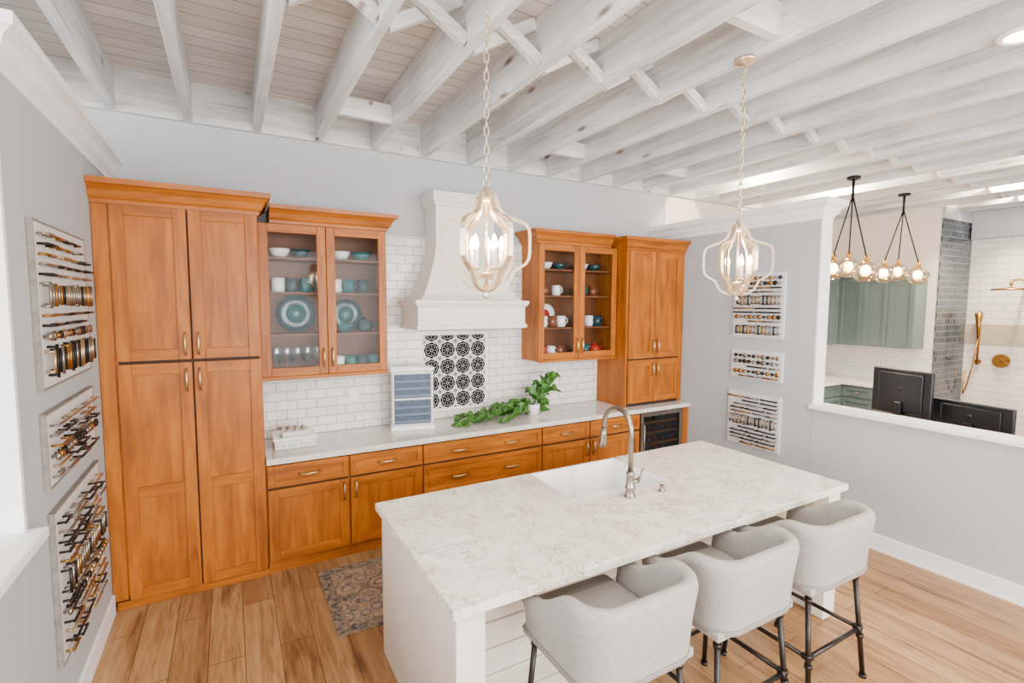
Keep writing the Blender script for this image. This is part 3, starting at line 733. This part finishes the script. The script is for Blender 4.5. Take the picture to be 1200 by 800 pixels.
for x in (5.8,6.55):
    for y in (-4.55,-2.15): b.box(x-.025,x+.025,y-.025,y+.025,.001,.78,blackm)
b.finish('reception_desk')
b=B()
b.cyl((10.479,-1.70,1.25),(10.43,-1.70,1.25),.035,brass); b.cyl((10.42,-1.70,1.2),(10.42,-1.70,2.0),.014,brass,10)
for z in (1.25,1.95): b.cyl((10.479,-1.70,z),(10.41,-1.70,z),.018,brass,8)
b.tube([(10.36,-1.70,1.97),(10.38,-1.70,1.75),(10.39,-1.7,1.6)],[.05,.022,.016],brass,12)
pts=[(10.39,-1.7,1.6),(10.33,-1.68,1.2),(10.33,-1.62,.85),(10.36,-1.58,.75),(10.40,-1.56,.85),(10.44,-1.56,1.1)]; b.tube(pts,.010,brass,8)
b.cyl((10.479,-1.95,1.28),(10.462,-1.95,1.28),.10,brass,24); b.cyl((10.47,-1.95,1.28),(10.40,-1.95,1.28),.03,brass,12); b.tube([(10.41,-1.95,1.28),(10.40,-2.05,1.26)],.012,brass,8)
b.finish('brass_hand_shower')
b=B(); b.tube([(10.48,-2.15,2.42),(10.2,-2.15,2.44),(9.95,-2.15,2.42),(9.9,-2.15,2.36)],.018,brass,10); b.lathe([(.02,.05),(.04,.03),(.2,.018),(.2,0),(0,0)],(9.9,-2.15,2.29),brass,28); b.finish('rain_shower_head')
# recessed lights: first is a real fixture, the others added to light the rooms
cans=[(4.305,-3.69,JB),(.285,-5.6,CZ),(2.65,-5.0,CZ),(7.38,-1.1,CZ),(8.8,-2.4,CZ),(7.38,-3.4,CZ),(9.75,-2.3,CZ),(5.96,-1.0,CZ)]
for i,(x,y,zc) in enumerate(cans):
    b=B(); b.lathe([(.075,-.012),(.09,-.02),(.105,-.016),(.108,-.0),(.0,-.0)],(x,y,zc-.001),trimm,24,cap=False); b.lathe([(.076,-.013),(0,-.013)],(x,y,zc-.001),lampm,24,cap=False); b.finish('recessed_ceiling_light')
    l=bpy.data.lights.new('recessed_lamp','AREA'); l.shape='DISK'; l.size=.15; l.energy=(60,60,110,130,140,130,130,70)[i]; l.color=(1,.82,.6) if i>2 else (1,.91,.8)
    o=bpy.data.objects.new('recessed_lamp',l); bpy.context.collection.objects.link(o); o.location=(x,y,zc-.03)
def area(name,x,y,z,sx,sy,e,col,rot=(0,0,0)):
    l=bpy.data.lights.new(name,'AREA'); l.shape='RECTANGLE'; l.size=sx; l.size_y=sy; l.energy=e; l.color=col
    o=bpy.data.objects.new(name,l); bpy.context.collection.objects.link(o); o.location=(x,y,z); o.rotation_euler=rot; return o
area('added_front_fill',3.4,-8.0,1.9,6,2.6,660,(1,.985,.97),(math.radians(90),0,0))  # added fill light behind the camera, no window stands there
area('side_window_daylight',-2.9,-4.2,2.0,4,2.6,360,(.95,.97,1),(math.radians(90),0,math.radians(-90)))
w=bpy.data.worlds.new('World'); bpy.context.scene.world=w; w.use_nodes=True
bg=w.node_tree.nodes['Background']; bg.inputs[0].default_value=(.965,.98,1,1); bg.inputs[1].default_value=1.85
# camera
yaw,pitch,roll=[math.radians(v) for v in (29.501,-4.461,.258)]
fw=Vector((math.sin(yaw)*math.cos(pitch),math.cos(yaw)*math.cos(pitch),math.sin(pitch))); rt=Vector((math.cos(yaw),-math.sin(yaw),0)); up=rt.cross(fw)
r2=rt*math.cos(roll)+up*math.sin(roll); u2=-rt*math.sin(roll)+up*math.cos(roll)
cd=bpy.data.cameras.new('camera'); cd.sensor_width=36; cd.lens=584.02/1200*36; cd.clip_start=.05
co=bpy.data.objects.new('camera',cd); bpy.context.collection.objects.link(co)
co.matrix_world=Matrix(((r2.x,u2.x,-fw.x,.749),(r2.y,u2.y,-fw.y,-4.714),(r2.z,u2.z,-fw.z,2.093),(0,0,0,1)))
bpy.context.scene.camera=co
